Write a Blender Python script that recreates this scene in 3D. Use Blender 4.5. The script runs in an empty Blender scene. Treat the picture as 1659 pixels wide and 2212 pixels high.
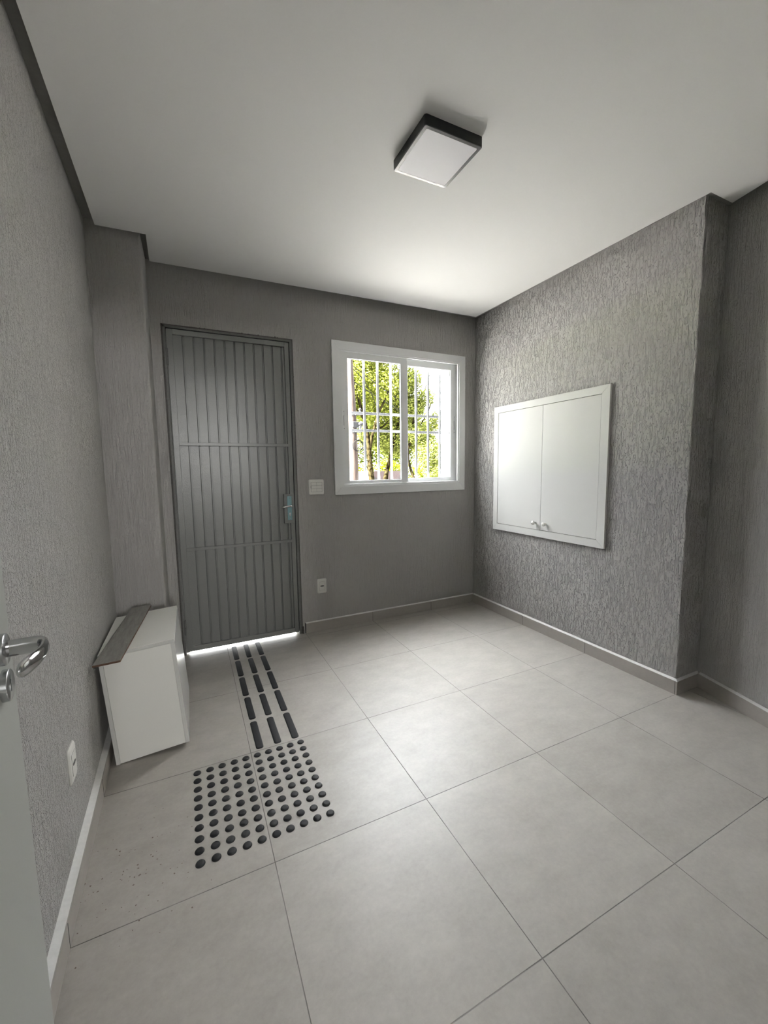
import bpy, bmesh, math, random
from mathutils import Vector, Matrix

C = bpy.context.scene.collection
random.seed(7)
R_ = math.radians

# ------------------------------------------------------------------ camera
cd = bpy.data.cameras.new('camera')
cam = bpy.data.objects.new('camera', cd)
C.objects.link(cam)
RIGHT = Vector((0.9019330, -0.4316391, -0.0143009))
DOWN = Vector((-0.0581152, -0.0884894, -0.9943803))
FWD = Vector((0.4279479, 0.8976956, -0.1048963))
m = Matrix((RIGHT, -DOWN, -FWD)).transposed().to_4x4()
m.translation = Vector((-0.1897698, -0.6985404, 1.3254998))
cam.matrix_world = m
cd.sensor_fit = 'VERTICAL'
cd.sensor_height = 36.0
cd.sensor_width = 27.0
cd.lens = 879.82 / 2212 * 36.0
cd.clip_start = 0.02
cd.clip_end = 300
bpy.context.scene.camera = cam

# ------------------------------------------------------------------ world, sun, exposure
SKY_STRENGTH = 5.0
GLOW_STRENGTH = 60.0
GLOW_POWER = 3.0
GLOW_AZ, GLOW_EL = 45.0, 62.0
SUN_STRENGTH = 330.0
ASSUMED_LAMP_STRENGTH = 88.0
EXPOSURE = 0.66
sc = bpy.context.scene
sc.view_settings.view_transform = 'Standard'
sc.view_settings.look = 'None'
sc.view_settings.gamma = 1.0
sc.view_settings.use_curve_mapping = False
sc.view_settings.exposure = EXPOSURE

w = bpy.data.worlds.new('sky')
sc.world = w
w.use_nodes = True
nt = w.node_tree
nt.nodes.clear()
def wmath(op, a, b=None):
    n = nt.nodes.new('ShaderNodeMath'); n.operation = op
    for i, v in enumerate((a, b)):
        if v is None: continue
        if isinstance(v, (int, float)): n.inputs[i].default_value = v
        else: nt.links.new(v, n.inputs[i])
    return n.outputs[0]
out = nt.nodes.new('ShaderNodeOutputWorld')
bg = nt.nodes.new('ShaderNodeBackground')
tc = nt.nodes.new('ShaderNodeTexCoord')
dt = nt.nodes.new('ShaderNodeVectorMath'); dt.operation = 'DOT_PRODUCT'
nt.links.new(tc.outputs['Generated'], dt.inputs[0])
ga, ge = R_(GLOW_AZ), R_(GLOW_EL)
dt.inputs[1].default_value = (math.sin(ga) * math.cos(ge), math.cos(ga) * math.cos(ge), math.sin(ge))
glow = wmath('POWER', wmath('MAXIMUM', dt.outputs['Value'], 0.0), GLOW_POWER)   # bright sky patch added to light the room, away from the sun
bg.inputs[0].default_value = (0.95, 0.98, 1.0, 1)
nt.links.new(wmath('ADD', SKY_STRENGTH, wmath('MULTIPLY', glow, GLOW_STRENGTH)), bg.inputs[1])
nt.links.new(bg.outputs[0], out.inputs[0])

sd = bpy.data.lights.new('sun', 'SUN')
sd.energy = SUN_STRENGTH
sd.angle = R_(1.0)
sd.color = (1.0, 0.95, 0.86)
sun = bpy.data.objects.new('sun', sd)
C.objects.link(sun)
sun_to = Vector((0.76, 0.03, -0.62))
sun.rotation_euler = sun_to.to_track_quat('-Z', 'Y').to_euler()
sun.location = (-8, 0, 12)

# lamp added in the windowless hall behind the camera, assumed from the door's highlight
al = bpy.data.lights.new('assumed_hall_lamp', 'AREA')
al.shape = 'RECTANGLE'
al.size, al.size_y = 1.0, 0.8
al.energy = ASSUMED_LAMP_STRENGTH
al.color = (1.0, 1.0, 0.98)
hl = bpy.data.objects.new('assumed_hall_lamp', al)
C.objects.link(hl)
hl.location = (0.36, -6.15, 2.02)
hl.rotation_euler = (R_(90), 0, 0)

# ------------------------------------------------------------------ materials
def mat(name, col=(0.5, 0.5, 0.5), rough=0.5, metal=0.0, spec=0.5):
    M = bpy.data.materials.new(name)
    M.use_nodes = True
    b = M.node_tree.nodes['Principled BSDF']
    b.inputs['Base Color'].default_value = (*col, 1)
    b.inputs['Roughness'].default_value = rough
    b.inputs['Metallic'].default_value = metal
    b.inputs['Specular IOR Level'].default_value = spec
    return M, M.node_tree, b

def node(nt, t, **k):
    n = nt.nodes.new(t)
    for a, v in k.items():
        setattr(n, a, v)
    return n

def mth(nt, op, a, b=None, c=None):
    n = nt.nodes.new('ShaderNodeMath')
    n.operation = op
    for i, v in enumerate((a, b, c)):
        if v is None:
            continue
        if hasattr(v, 'default_value') or hasattr(v, 'is_linked'):
            nt.links.new(v, n.inputs[i])
        else:
            n.inputs[i].default_value = v
    return n.outputs[0]

def noise(nt, vec, scale, detail=2.0, rough=0.5):
    n = nt.nodes.new('ShaderNodeTexNoise')
    n.inputs['Scale'].default_value = scale
    n.inputs['Detail'].default_value = detail
    n.inputs['Roughness'].default_value = rough
    nt.links.new(vec, n.inputs['Vector'])
    return n.outputs['Fac']

def rng(nt, v, a, b, c=0.0, d=1.0):
    n = nt.nodes.new('ShaderNodeMapRange')
    nt.links.new(v, n.inputs[0])
    for i, x in enumerate((a, b, c, d)):
        n.inputs[i + 1].default_value = x
    return n.outputs[0]

def mixc(nt, f, a, b):
    n = nt.nodes.new('ShaderNodeMix')
    n.data_type = 'RGBA'
    ins = [n.inputs[0], n.inputs[6], n.inputs[7]]
    for s, v in zip(ins, (f, a, b)):
        if hasattr(v, 'is_linked'):
            nt.links.new(v, s)
        elif isinstance(v, (int, float)):
            s.default_value = v
        else:
            s.default_value = (*v, 1)
    return n.outputs[2]

def objvec(nt, scale=(1, 1, 1)):
    t = nt.nodes.new('ShaderNodeTexCoord')
    mp = nt.nodes.new('ShaderNodeMapping')
    mp.inputs['Scale'].default_value = scale
    nt.links.new(t.outputs['Object'], mp.inputs[0])
    return mp.outputs[0]

def bump(nt, b, h, dist, strength=1.0):
    n = nt.nodes.new('ShaderNodeBump')
    n.inputs['Distance'].default_value = dist
    n.inputs['Strength'].default_value = strength
    nt.links.new(h, n.inputs['Height'])
    nt.links.new(n.outputs[0], b.inputs['Normal'])

def plaster(name, col, dist, lo=0.33, hi=0.47, scale=112, stretch=0.115, fine_amt=0.15, wobble=0.006, pit=(0.28, 0.40), pitz=0.4):
    """scratched 'grafiato' render: short vertical grooves and pits in painted plaster"""
    M, nt, b = mat(name, col, 0.6, 0, 0.35)
    v0 = objvec(nt, (1, 1, 1))
    wob = nt.nodes.new('ShaderNodeTexNoise')
    wob.inputs['Scale'].default_value = 28
    nt.links.new(v0, wob.inputs['Vector'])
    off = nt.nodes.new('ShaderNodeVectorMath'); off.operation = 'MULTIPLY_ADD'
    nt.links.new(wob.outputs['Color'], off.inputs[0])
    off.inputs[1].default_value = (wobble, wobble, 0.03)
    nt.links.new(v0, off.inputs[2])
    mp = nt.nodes.new('ShaderNodeMapping')
    mp.inputs['Scale'].default_value = (1, 1, stretch)
    nt.links.new(off.outputs[0], mp.inputs[0])
    n1 = noise(nt, mp.outputs[0], scale, 2.0, 0.6)
    n2 = noise(nt, objvec(nt, (1, 1, pitz)), scale * 1.5, 1.0, 0.5)
    patch = noise(nt, objvec(nt, (1, 1, 0.4)), 6, 2)
    th = mth(nt, 'ADD', n1, mth(nt, 'MULTIPLY', mth(nt, 'SUBTRACT', patch, 0.5), 0.16))
    g = rng(nt, th, lo, hi)
    pits = rng(nt, n2, *pit)
    g = mth(nt, 'MINIMUM', g, mth(nt, 'ADD', 0.1, mth(nt, 'MULTIPLY', pits, 0.9)))
    fine = noise(nt, objvec(nt, (1, 1, 0.6)), 330, 2)
    h = mth(nt, 'ADD', g, mth(nt, 'MULTIPLY', fine, fine_amt))
    bump(nt, b, h, dist)
    tone = noise(nt, objvec(nt, (1, 1, 0.3)), 2.2, 3)
    c = mixc(nt, tone, tuple(x * 0.94 for x in col), tuple(x * 1.05 for x in col))
    nt.links.new(c, b.inputs['Base Color'])
    return M

WALL = (0.465, 0.452, 0.437)
M_wall_right = plaster('scratched grey plaster', (0.50, 0.484, 0.468), 0.0165)  # same paint as the other walls, base colour lifted to brighten this one
M_wall = plaster('fine scratched grey plaster', WALL, 0.003, 0.34, 0.50, 190, 0.045, 0.4, 0.002)
M_wall_left = plaster('brightened scratched grey plaster', (0.51, 0.497, 0.482), 0.0065, 0.35, 0.44, 150, 0.10, 0.55, 0.003, (0.36, 0.44), 0.5)  # same grey paint, lightened so this wall looks better lit

# porcelain floor
def tile_mat(name):
    M, nt, b = mat(name, (0.5, 0.48, 0.45), 0.43, 0, 0.36)
    t = nt.nodes.new('ShaderNodeTexCoord')
    s = nt.nodes.new('ShaderNodeSeparateXYZ')
    nt.links.new(t.outputs['Object'], s.inputs[0])
    def cell(o):
        u = mth(nt, 'DIVIDE', o, 0.6)
        fr = mth(nt, 'FRACT', u)
        d = mth(nt, 'MINIMUM', fr, mth(nt, 'SUBTRACT', 1.0, fr))
        return mth(nt, 'FLOOR', u), mth(nt, 'MULTIPLY', d, 0.6)
    ix, dx = cell(s.outputs[0])
    iy, dy = cell(s.outputs[1])
    d = mth(nt, 'MINIMUM', dx, dy)
    joint = rng(nt, d, 0.0009, 0.0016, 1, 0)
    wn = nt.nodes.new('ShaderNodeTexWhiteNoise')
    wn.noise_dimensions = '2D'
    cv = nt.nodes.new('ShaderNodeCombineXYZ')
    nt.links.new(ix, cv.inputs[0]); nt.links.new(iy, cv.inputs[1])
    nt.links.new(cv.outputs[0], wn.inputs['Vector'])
    big = noise(nt, objvec(nt, (1, 1.6, 1)), 6, 6, 0.68)
    fine = noise(nt, objvec(nt), 60, 4, 0.7)
    f = mth(nt, 'ADD', mth(nt, 'MULTIPLY', big, 0.65), mth(nt, 'MULTIPLY', fine, 0.35))
    f = mth(nt, 'ADD', f, mth(nt, 'MULTIPLY', mth(nt, 'SUBTRACT', wn.outputs[0], 0.5), 0.12))
    f = rng(nt, f, 0.33, 0.67)
    c = mixc(nt, f, (0.335, 0.315, 0.288), (0.43, 0.407, 0.375))
    jn = noise(nt, objvec(nt), 3.5, 3)
    jc = mixc(nt, rng(nt, jn, 0.38, 0.6), (0.12, 0.115, 0.105), (0.26, 0.25, 0.235))
    c = mixc(nt, joint, c, jc)
    # brown dirt flecks trodden in beside the left wall
    vor = nt.nodes.new('ShaderNodeTexVoronoi')
    vor.inputs['Scale'].default_value = 70
    vor.inputs['Randomness'].default_value = 1
    nt.links.new(objvec(nt), vor.inputs['Vector'])
    vx = nt.nodes.new('ShaderNodeVectorMath'); vx.operation = 'DISTANCE'
    nt.links.new(t.outputs['Object'], vx.inputs[0])
    vx.inputs[1].default_value = (-0.44, 0.76, 0)
    near = rng(nt, vx.outputs['Value'], 0.02, 0.30, 1, 0)
    sel = nt.nodes.new('ShaderNodeSeparateColor')
    nt.links.new(vor.outputs['Color'], sel.inputs[0])
    keep = mth(nt, 'LESS_THAN', sel.outputs[0], mth(nt, 'MULTIPLY', near, 0.75))
    size = mth(nt, 'ADD', 0.05, mth(nt, 'MULTIPLY', sel.outputs[1], 0.17))
    dist = mth(nt, 'ADD', vor.outputs['Distance'], mth(nt, 'MULTIPLY', mth(nt, 'SUBTRACT', noise(nt, objvec(nt), 260, 2), 0.5), 0.4))
    fleck = mth(nt, 'MULTIPLY', mth(nt, 'LESS_THAN', dist, size), keep)
    c = mixc(nt, mth(nt, 'MULTIPLY', fleck, 0.8), c, (0.11, 0.07, 0.05))
    nt.links.new(c, b.inputs['Base Color'])
    nt.links.new(mth(nt, 'ADD', mth(nt, 'ADD', 0.40, mth(nt, 'MULTIPLY', fine, 0.06)), mth(nt, 'MULTIPLY', joint, 0.3)), b.inputs['Roughness'])
    h = mth(nt, 'ADD', mth(nt, 'MULTIPLY', joint, -1.0), mth(nt, 'MULTIPLY', fine, 0.06))
    bump(nt, b, h, 0.0012)
    return M
M_tile = tile_mat('grey porcelain tile')

def speck(name, col, rough, scale=300, amt=0.06, metal=0, spec=0.5, bd=0.0):
    M, nt, b = mat(name, col, rough, metal, spec)
    n = noise(nt, objvec(nt), scale, 3)
    c = mixc(nt, n, tuple(x * (1 - amt) for x in col), tuple(min(1, x * (1 + amt)) for x in col))
    nt.links.new(c, b.inputs['Base Color'])
    if bd:
        bump(nt, b, n, bd)
    return M

M_skirt = speck('skirting tile', (0.40, 0.372, 0.342), 0.45, 40, 0.07)
M_ledge = speck('pale grey grout ledge', (0.74, 0.735, 0.72), 0.7, 60, 0.12)
M_ceil = speck('white ceiling paint', (0.90, 0.895, 0.88), 0.7, 180, 0.01, spec=0.2)
M_void = speck('bare slab in the recess', (0.30, 0.29, 0.275), 0.8, 50, 0.1)
M_door = speck('grey enamel paint on steel', (0.20, 0.204, 0.194), 0.2, 190, 0.05, bd=0.0009)
M_jamb = speck('rough grey painted jamb', (0.15, 0.15, 0.143), 0.55, 90, 0.25, bd=0.001)
M_seam = speck('dark mortar seam', (0.10, 0.095, 0.088), 0.85, 70, 0.4, bd=0.003)
M_white_alu = speck('white powder-coated aluminium', (0.92, 0.93, 0.93), 0.38, 500, 0.01)
M_white_steel = speck('light grey painted steel bar', (0.33, 0.335, 0.35), 0.6, 200, 0.02, 0, 0.2)
M_cab = speck('off-white laminate', (0.75, 0.745, 0.72), 0.55, 400, 0.012, 0, 0.25)
M_cab_gloss = speck('glossy white laminate', (0.74, 0.74, 0.72), 0.22, 400, 0.01)
M_box = speck('cream white melamine', (0.85, 0.845, 0.80), 0.3, 300, 0.015)
M_box_edge = speck('grey-white edge band', (0.66, 0.66, 0.63), 0.4, 300, 0.02)
M_ply = speck('white plastic switch plate', (0.80, 0.79, 0.75), 0.35, 300, 0.01)
M_slot = speck('dark slot', (0.03, 0.03, 0.03), 0.6, 100, 0.1)
M_socket = speck('grey socket hole', (0.22, 0.21, 0.20), 0.6, 100, 0.1)
M_black = speck('black lamp housing', (0.012, 0.012, 0.013), 0.42, 200, 0.1)
M_rim = speck('dark grey satin rim', (0.05, 0.05, 0.052), 0.33, 200, 0.1)
M_lens = speck('milky lamp diffuser', (0.79, 0.78, 0.81), 0.45, 300, 0.01)
M_rubber = speck('black rubber', (0.013, 0.0135, 0.015), 0.55, 500, 0.3, 0, 0.3, 0.0004)
M_chrome = speck('polished chrome', (0.62, 0.62, 0.63), 0.07, 300, 0.01, metal=1)
M_steel = speck('brushed steel', (0.58, 0.59, 0.6), 0.25, 300, 0.03, metal=1)
M_teal = speck('blue-green zinc plate', (0.20, 0.33, 0.35), 0.3, 200, 0.1, metal=0.7)
M_leaf_door = speck('grey-green satin door paint', (0.42, 0.43, 0.405), 0.42, 260, 0.02)
M_mdf = speck('brown fibreboard edge', (0.11, 0.06, 0.038), 0.8, 220, 0.45)
M_darkgap = speck('dark tile joint and painted gap shade', (0.03, 0.03, 0.03), 0.8, 50, 0.1)

def plank_mat():
    M, nt, b = mat('grey wood-grain laminate', (0.25, 0.24, 0.225), 0.42)
    n = noise(nt, objvec(nt, (14, 2.2, 14)), 6, 5, 0.6)
    s = noise(nt, objvec(nt, (30, 6, 30)), 3, 2)
    c = mixc(nt, rng(nt, n, 0.3, 0.7), (0.20, 0.19, 0.175), (0.30, 0.29, 0.27))
    c = mixc(nt, rng(nt, s, 0.72, 0.76), c, (0.4, 0.39, 0.37))
    nt.links.new(c, b.inputs['Base Color'])
    return M
M_plank = plank_mat()

def glass_mat():
    M = bpy.data.materials.new('clear window glass')
    M.use_nodes = True
    nt = M.node_tree
    nt.nodes.clear()
    o = nt.nodes.new('ShaderNodeOutputMaterial')
    tr = nt.nodes.new('ShaderNodeBsdfTransparent')
    tr.inputs[0].default_value = (0.97, 0.97, 0.97, 1)
    gl = nt.nodes.new('ShaderNodeBsdfGlossy')
    gl.inputs['Roughness'].default_value = 0.02
    fr = nt.nodes.new('ShaderNodeFresnel')
    fr.inputs[0].default_value = 1.45
    mx = nt.nodes.new('ShaderNodeMixShader')
    ge_ = nt.nodes.new('ShaderNodeNewGeometry')
    front = mth(nt, 'SUBTRACT', 1.0, ge_.outputs['Backfacing'])
    nt.links.new(mth(nt, 'MULTIPLY', fr.outputs[0], front), mx.inputs[0])
    nt.links.new(tr.outputs[0], mx.inputs[1])
    nt.links.new(gl.outputs[0], mx.inputs[2])
    nt.links.new(mx.outputs[0], o.inputs[0])
    return M
M_glass = glass_mat()

def leaf_mat(name, a, bcol, c3):
    M, nt, b = mat(name, a, 0.8, 0, 0.0)
    g = nt.nodes.new('ShaderNodeNewGeometry')
    rp = nt.nodes.new('ShaderNodeValToRGB')
    e = rp.color_ramp.elements
    e[0].color = (*a, 1); e[0].position = 0.0
    e[1].color = (*c3, 1); e[1].position = 1.0
    k = e.new(0.5); k.color = (*bcol, 1)
    nt.links.new(g.outputs['Random Per Island'], rp.inputs[0])
    nt.links.new(rp.outputs[0], b.inputs['Base Color'])
    tl = nt.nodes.new('ShaderNodeBsdfTranslucent')
    nt.links.new(rp.outputs[0], tl.inputs[0])
    mx = nt.nodes.new('ShaderNodeMixShader')
    mx.inputs[0].default_value = 0.4
    o = nt.nodes['Material Output']
    nt.links.new(b.outputs[0], mx.inputs[1])
    nt.links.new(tl.outputs[0], mx.inputs[2])
    nt.links.new(mx.outputs[0], o.inputs[0])
    return M
M_leaf = leaf_mat('yellow-green foliage', (0.040, 0.050, 0.006), (0.105, 0.123, 0.016), (0.19, 0.205, 0.055))
M_leaf2 = leaf_mat('olive green foliage', (0.036, 0.047, 0.008), (0.09, 0.108, 0.02), (0.17, 0.18, 0.06))
M_hedge = leaf_mat('bright lime foliage', (0.03, 0.038, 0.002), (0.055, 0.066, 0.0035), (0.08, 0.088, 0.008))

def bark_mat():
    M, nt, b = mat('mottled bark', (0.05, 0.04, 0.03), 0.9, 0, 0.0)
    n = noise(nt, objvec(nt, (1, 1, 0.7)), 9, 4, 0.7)
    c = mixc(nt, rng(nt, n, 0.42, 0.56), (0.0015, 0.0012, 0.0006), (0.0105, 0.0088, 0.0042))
    nt.links.new(c, b.inputs['Base Color'])
    return M
M_bark = bark_mat()

def pole_mat():
    M, nt, b = mat('pinkish weathered concrete', (0.15, 0.12, 0.11), 0.9, 0, 0.0)
    n = noise(nt, objvec(nt, (6, 6, 0.8)), 3, 4, 0.65)
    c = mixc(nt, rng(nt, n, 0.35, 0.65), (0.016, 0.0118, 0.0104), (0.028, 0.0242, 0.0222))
    nt.links.new(c, b.inputs['Base Color'])
    return M
M_pole = pole_mat()
M_fit = speck('galvanised fitting', (0.011, 0.0115, 0.0125), 0.8, 60, 0.2, 0, 0.05)
M_wire = speck('dark cable sheath', (0.006, 0.006, 0.006), 0.9, 60, 0.2, 0, 0.0)
M_ground_dark = speck('added dark ground strip', (0.035, 0.035, 0.035), 0.9, 8, 0.1, 0, 0.1)
M_pave = speck('pale concrete paving', (0.19, 0.188, 0.183), 0.85, 4, 0.1)
M_grass = speck('mown grass', (0.11, 0.15, 0.02), 0.9, 12, 0.4)
M_render = speck('white exterior render', (0.83, 0.83, 0.82), 0.85, 30, 0.06)
M_car_white = speck('white car paint', (0.55, 0.55, 0.54), 0.25, 50, 0.02)
M_car_red = speck('maroon car paint', (0.0016, 0.0005, 0.0004), 0.6, 50, 0.05, 0, 0.02)
M_car_glass = speck('dark car glass', (0.003, 0.0033, 0.0038), 0.3, 50, 0.1, 0, 0.1)
M_tyre = speck('tyre rubber', (0.02, 0.02, 0.02), 0.8, 80, 0.2)

# ------------------------------------------------------------------ mesh helpers
class B:
    """collects shapes, then links them as ONE mesh object"""
    def __init__(s):
        s.bm = bmesh.new()
    def box(s, a, b, bev=0.0, seg=2, M=None):
        r = bmesh.ops.create_cube(s.bm, size=1.0)
        vs = r['verts']
        ctr = [(p + q) / 2 for p, q in zip(a, b)]
        dm = [abs(q - p) for p, q in zip(a, b)]
        for v in vs:
            v.co = Vector((v.co[i] * dm[i] + ctr[i] for i in range(3)))
        if bev:
            es = list({e for v in vs for e in v.link_edges})
            r2 = bmesh.ops.bevel(s.bm, geom=es, offset=bev, segments=seg, affect='EDGES', profile=0.5)
            vs = list({v for f in r2['faces'] for v in f.verts} | {v for v in vs if v.is_valid})
        if M is not None:
            for v in vs:
                if v.is_valid:
                    v.co = M @ v.co
        return s
    def prism(s, pts, z0, z1, axis='z'):
        """polygon (ccw, 2d) extruded along an axis"""
        def P(p, h):
            if axis == 'z': return (p[0], p[1], h)
            if axis == 'y': return (p[0], h, p[1])
            return (h, p[0], p[1])
        lo = [s.bm.verts.new(P(p, z0)) for p in pts]
        hi = [s.bm.verts.new(P(p, z1)) for p in pts]
        n = len(pts)
        s.bm.faces.new(lo[::-1]); s.bm.faces.new(hi)
        for i in range(n):
            s.bm.faces.new((lo[i], lo[(i + 1) % n], hi[(i + 1) % n], hi[i]))
        return s
    def cyl(s, p0, p1, r0, r1=None, n=24, cap=True):
        p0 = Vector(p0); p1 = Vector(p1)
        r1 = r0 if r1 is None else r1
        d = p1 - p0
        q = d.to_track_quat('Z', 'Y').to_matrix()
        rings = []
        for p, r in ((p0, r0), (p1, r1)):
            rings.append([s.bm.verts.new(p + q @ Vector((r * math.cos(2 * math.pi * i / n), r * math.sin(2 * math.pi * i / n), 0))) for i in range(n)])
        for i in range(n):
            s.bm.faces.new((rings[0][i], rings[0][(i + 1) % n], rings[1][(i + 1) % n], rings[1][i]))
        if cap:
            s.bm.faces.new(rings[0][::-1]); s.bm.faces.new(rings[1])
        return s
    def lathe(s, prof, o, d, n=24):
        """prof: (radius, distance along d); closed at ends when the radius is 0"""
        o = Vector(o); q = Vector(d).to_track_quat('Z', 'Y').to_matrix()
        rings = []
        for r, h in prof:
            if r <= 1e-9:
                rings.append([s.bm.verts.new(o + q @ Vector((0, 0, h)))])
            else:
                rings.append([s.bm.verts.new(o + q @ Vector((r * math.cos(2 * math.pi * i / n), r * math.sin(2 * math.pi * i / n), h))) for i in range(n)])
        for a, b in zip(rings, rings[1:]):
            for i in range(n):
                j = (i + 1) % n
                if len(a) == 1 and len(b) == 1: continue
                if len(a) == 1: s.bm.faces.new((a[0], b[j], b[i]))
                elif len(b) == 1: s.bm.faces.new((a[i], a[j], b[0]))
                else: s.bm.faces.new((a[i], a[j], b[j], b[i]))
        return s
    def tube(s, pts, rad, n=12, flat=1.0, closed=False):
        """swept tube; rad a number or a list; flat squashes the section"""
        pts = [Vector(p) for p in pts]
        N = len(pts)
        if not isinstance(rad, (list, tuple)): rad = [rad] * N
        up = None
        rings = []
        for i, p in enumerate(pts):
            t = (pts[(i + 1) % N] if closed or i < N - 1 else p) - (pts[i - 1] if closed or i > 0 else p)
            t.normalize()
            if up is None:
                up = Vector((0, 0, 1)) if abs(t.z) < 0.9 else Vector((1, 0, 0))
            x = t.cross(up); x.normalize()
            up = x.cross(t); up.normalize()
            rings.append([s.bm.verts.new(p + x * rad[i] * math.cos(2 * math.pi * k / n) + up * rad[i] * flat * math.sin(2 * math.pi * k / n)) for k in range(n)])
        pairs = list(zip(rings, rings[1:]))
        if closed: pairs.append((rings[-1], rings[0]))
        for a, b in pairs:
            for k in range(n):
                s.bm.faces.new((a[k], a[(k + 1) % n], b[(k + 1) % n], b[k]))
        if not closed:
            s.bm.faces.new(rings[0][::-1]); s.bm.faces.new(rings[-1])
        return s
    def build(s, name, M, parent=None, smooth=False):
        bmesh.ops.recalc_face_normals(s.bm, faces=s.bm.faces)
        me = bpy.data.meshes.new(name)
        s.bm.to_mesh(me); s.bm.free()
        me.materials.append(M)
        if smooth:
            me.polygons.foreach_set('use_smooth', [True] * len(me.polygons))
            me.set_sharp_from_angle(angle=R_(38))
        o = bpy.data.objects.new(name, me)
        C.objects.link(o)
        if parent is not None:
            o.parent = parent
            bpy.context.view_layer.update()
            o.matrix_parent_inverse = parent.matrix_world.inverted()
        return o

def tag(o, label=None, cat=None, group=None, kind=None):
    if label: o['label'] = label
    if cat: o['category'] = cat
    if group: o['group'] = group
    if kind: o['kind'] = kind
    return o

def empty(name, loc, rot=(0, 0, 0)):
    o = bpy.data.objects.new(name, None)
    o.empty_display_size = 0.05
    C.objects.link(o)
    o.location = loc
    o.rotation_euler = rot
    bpy.context.view_layer.update()
    return o

def copy_tree(o, parent=None):
    c = o.copy(); C.objects.link(c)
    if parent is not None: c.parent = parent
    for ch in [x for x in bpy.data.objects if x.parent == o]:
        copy_tree(ch, c)
    return c

# ------------------------------------------------------------------ room numbers (metres)
yB, xR, T = 2.49, 2.302, 0.15
HC = 2.665                                   # underside of the ceiling board
XL = lambda y: -0.592 - 0.0225 * (y - 0.6)   # the left wall runs slightly out of square
XS = lambda y: 2.52 - 0.335 * (0.61 - y)     # the slanted wall past the projecting wall
TOP = 2.705
yF = -0.62                                   # inner face of the wall with the doorway the camera stands in
yH = -6.2                                    # end of the hall behind it

# ------------------------------------------------------------------ floor, ceiling, walls
b = B(); b.prism([(-0.9, yH - .1), (3.0, yH - .1), (3.0, yB + T), (-0.9, yB + T)], -0.1, 0.0)
tag(b.build('floor', M_tile), 'grey porcelain tile floor with thin dark grout lines', 'floor', kind='structure')

def xs_c(y): return 2.422 + (y - 0.553) * 0.25
b = B()
b.prism([(-0.554 + 0.0136 * (0.92 - yF) + 0.0, yF + 0.03), (xs_c(yF + .03), yF + 0.03), (2.422, 0.553), (2.226, 0.553), (2.21, 2.37), (-0.335, 2.42), (-0.3285, 2.09), (-0.570, 2.10)], HC, HC + 0.013)
tag(b.build('ceiling', M_ceil), 'smooth white plasterboard ceiling with shadow gap along the walls', 'ceiling', kind='structure')
b = B(); b.prism([(-0.9, yH - .1), (3.0, yH - .1), (3.0, yB + T), (-0.9, yB + T)], TOP, TOP + 0.15)
tag(b.build('roof_slab', M_void), 'dark slab hidden above the white ceiling board', 'roof slab', kind='structure')

# left wall (with the corner column standing in front of the back wall)
b = B(); b.prism([(-0.9, yH), (XL(yH), yH), (XL(2.13), 2.13), (XL(2.49), yB), (-0.9, yB)], 0, TOP)
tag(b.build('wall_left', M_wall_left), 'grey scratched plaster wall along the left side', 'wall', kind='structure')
b = B()
XC = -0.362
b.prism([(XL(2.13) - 0.005, 2.13), (XC - 0.012, 2.128), (XC - 0.004, 2.130), (XC, 2.138), (XC, yB), (XL(2.13) - 0.005, yB)], 0, TOP)
tag(b.build('wall_corner', M_wall), 'narrow grey plaster column in the corner left of the steel door', 'wall', kind='structure')

# back wall with door and window openings
DX0, DX1, DZ = -0.296, 0.574, 2.306
WX0, WX1, WZ0, WZ1 = 0.945, 2.125, 1.180, 2.290
b = B()
for a, c in (((-0.9, 0), (DX0, TOP)), ((DX0, DZ), (DX1, TOP)), ((DX1, 0), (WX0, TOP)), ((WX0, 0), (WX1, WZ0)), ((WX0, WZ1), (WX1, TOP)), ((WX1, 0), (3.0, TOP))):
    b.box((a[0], yB, a[1]), (c[0], yB + T, c[1]))
bmesh.ops.remove_doubles(b.bm, verts=b.bm.verts, dist=1e-5)
tag(b.build('wall_back', M_wall), 'grey scratched plaster wall holding the steel door and the window', 'wall', kind='structure')

# right wall: thick projecting part, then the slanted recess
b = B(); b.prism([(xR, 0.61 + .004), (xR + .004, 0.61), (3.0, 0.61), (3.0, yB), (xR, yB)], 0, TOP)
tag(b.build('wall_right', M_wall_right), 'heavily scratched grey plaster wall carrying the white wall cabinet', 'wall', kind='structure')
b = B(); b.prism([(XS(yF - .2), yF - .2), (3.0, yF - .2), (3.0, 0.61), (XS(0.61), 0.61)], 0, TOP)
tag(b.build('wall_side', M_wall), 'slanted grey plaster wall in shade at the right edge', 'wall', kind='structure')

# wall with the doorway where the photographer stands, and the hall behind it
b = B()
b.box((-0.9, yF - .14, 0), (-0.44, yF, TOP)); b.box((0.44, yF - .14, 0), (3.0, yF, TOP)); b.box((-0.44, yF - .14, 2.12), (0.44, yF, TOP))
b.box((-0.9, yH - .1, 0), (3.0, yH, TOP)); b.box((2.4, yH, 0), (3.0, yF - .14, TOP))
tag(b.build('wall_front', M_wall), 'grey wall with the open doorway the view is taken from', 'wall', kind='structure')

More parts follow.
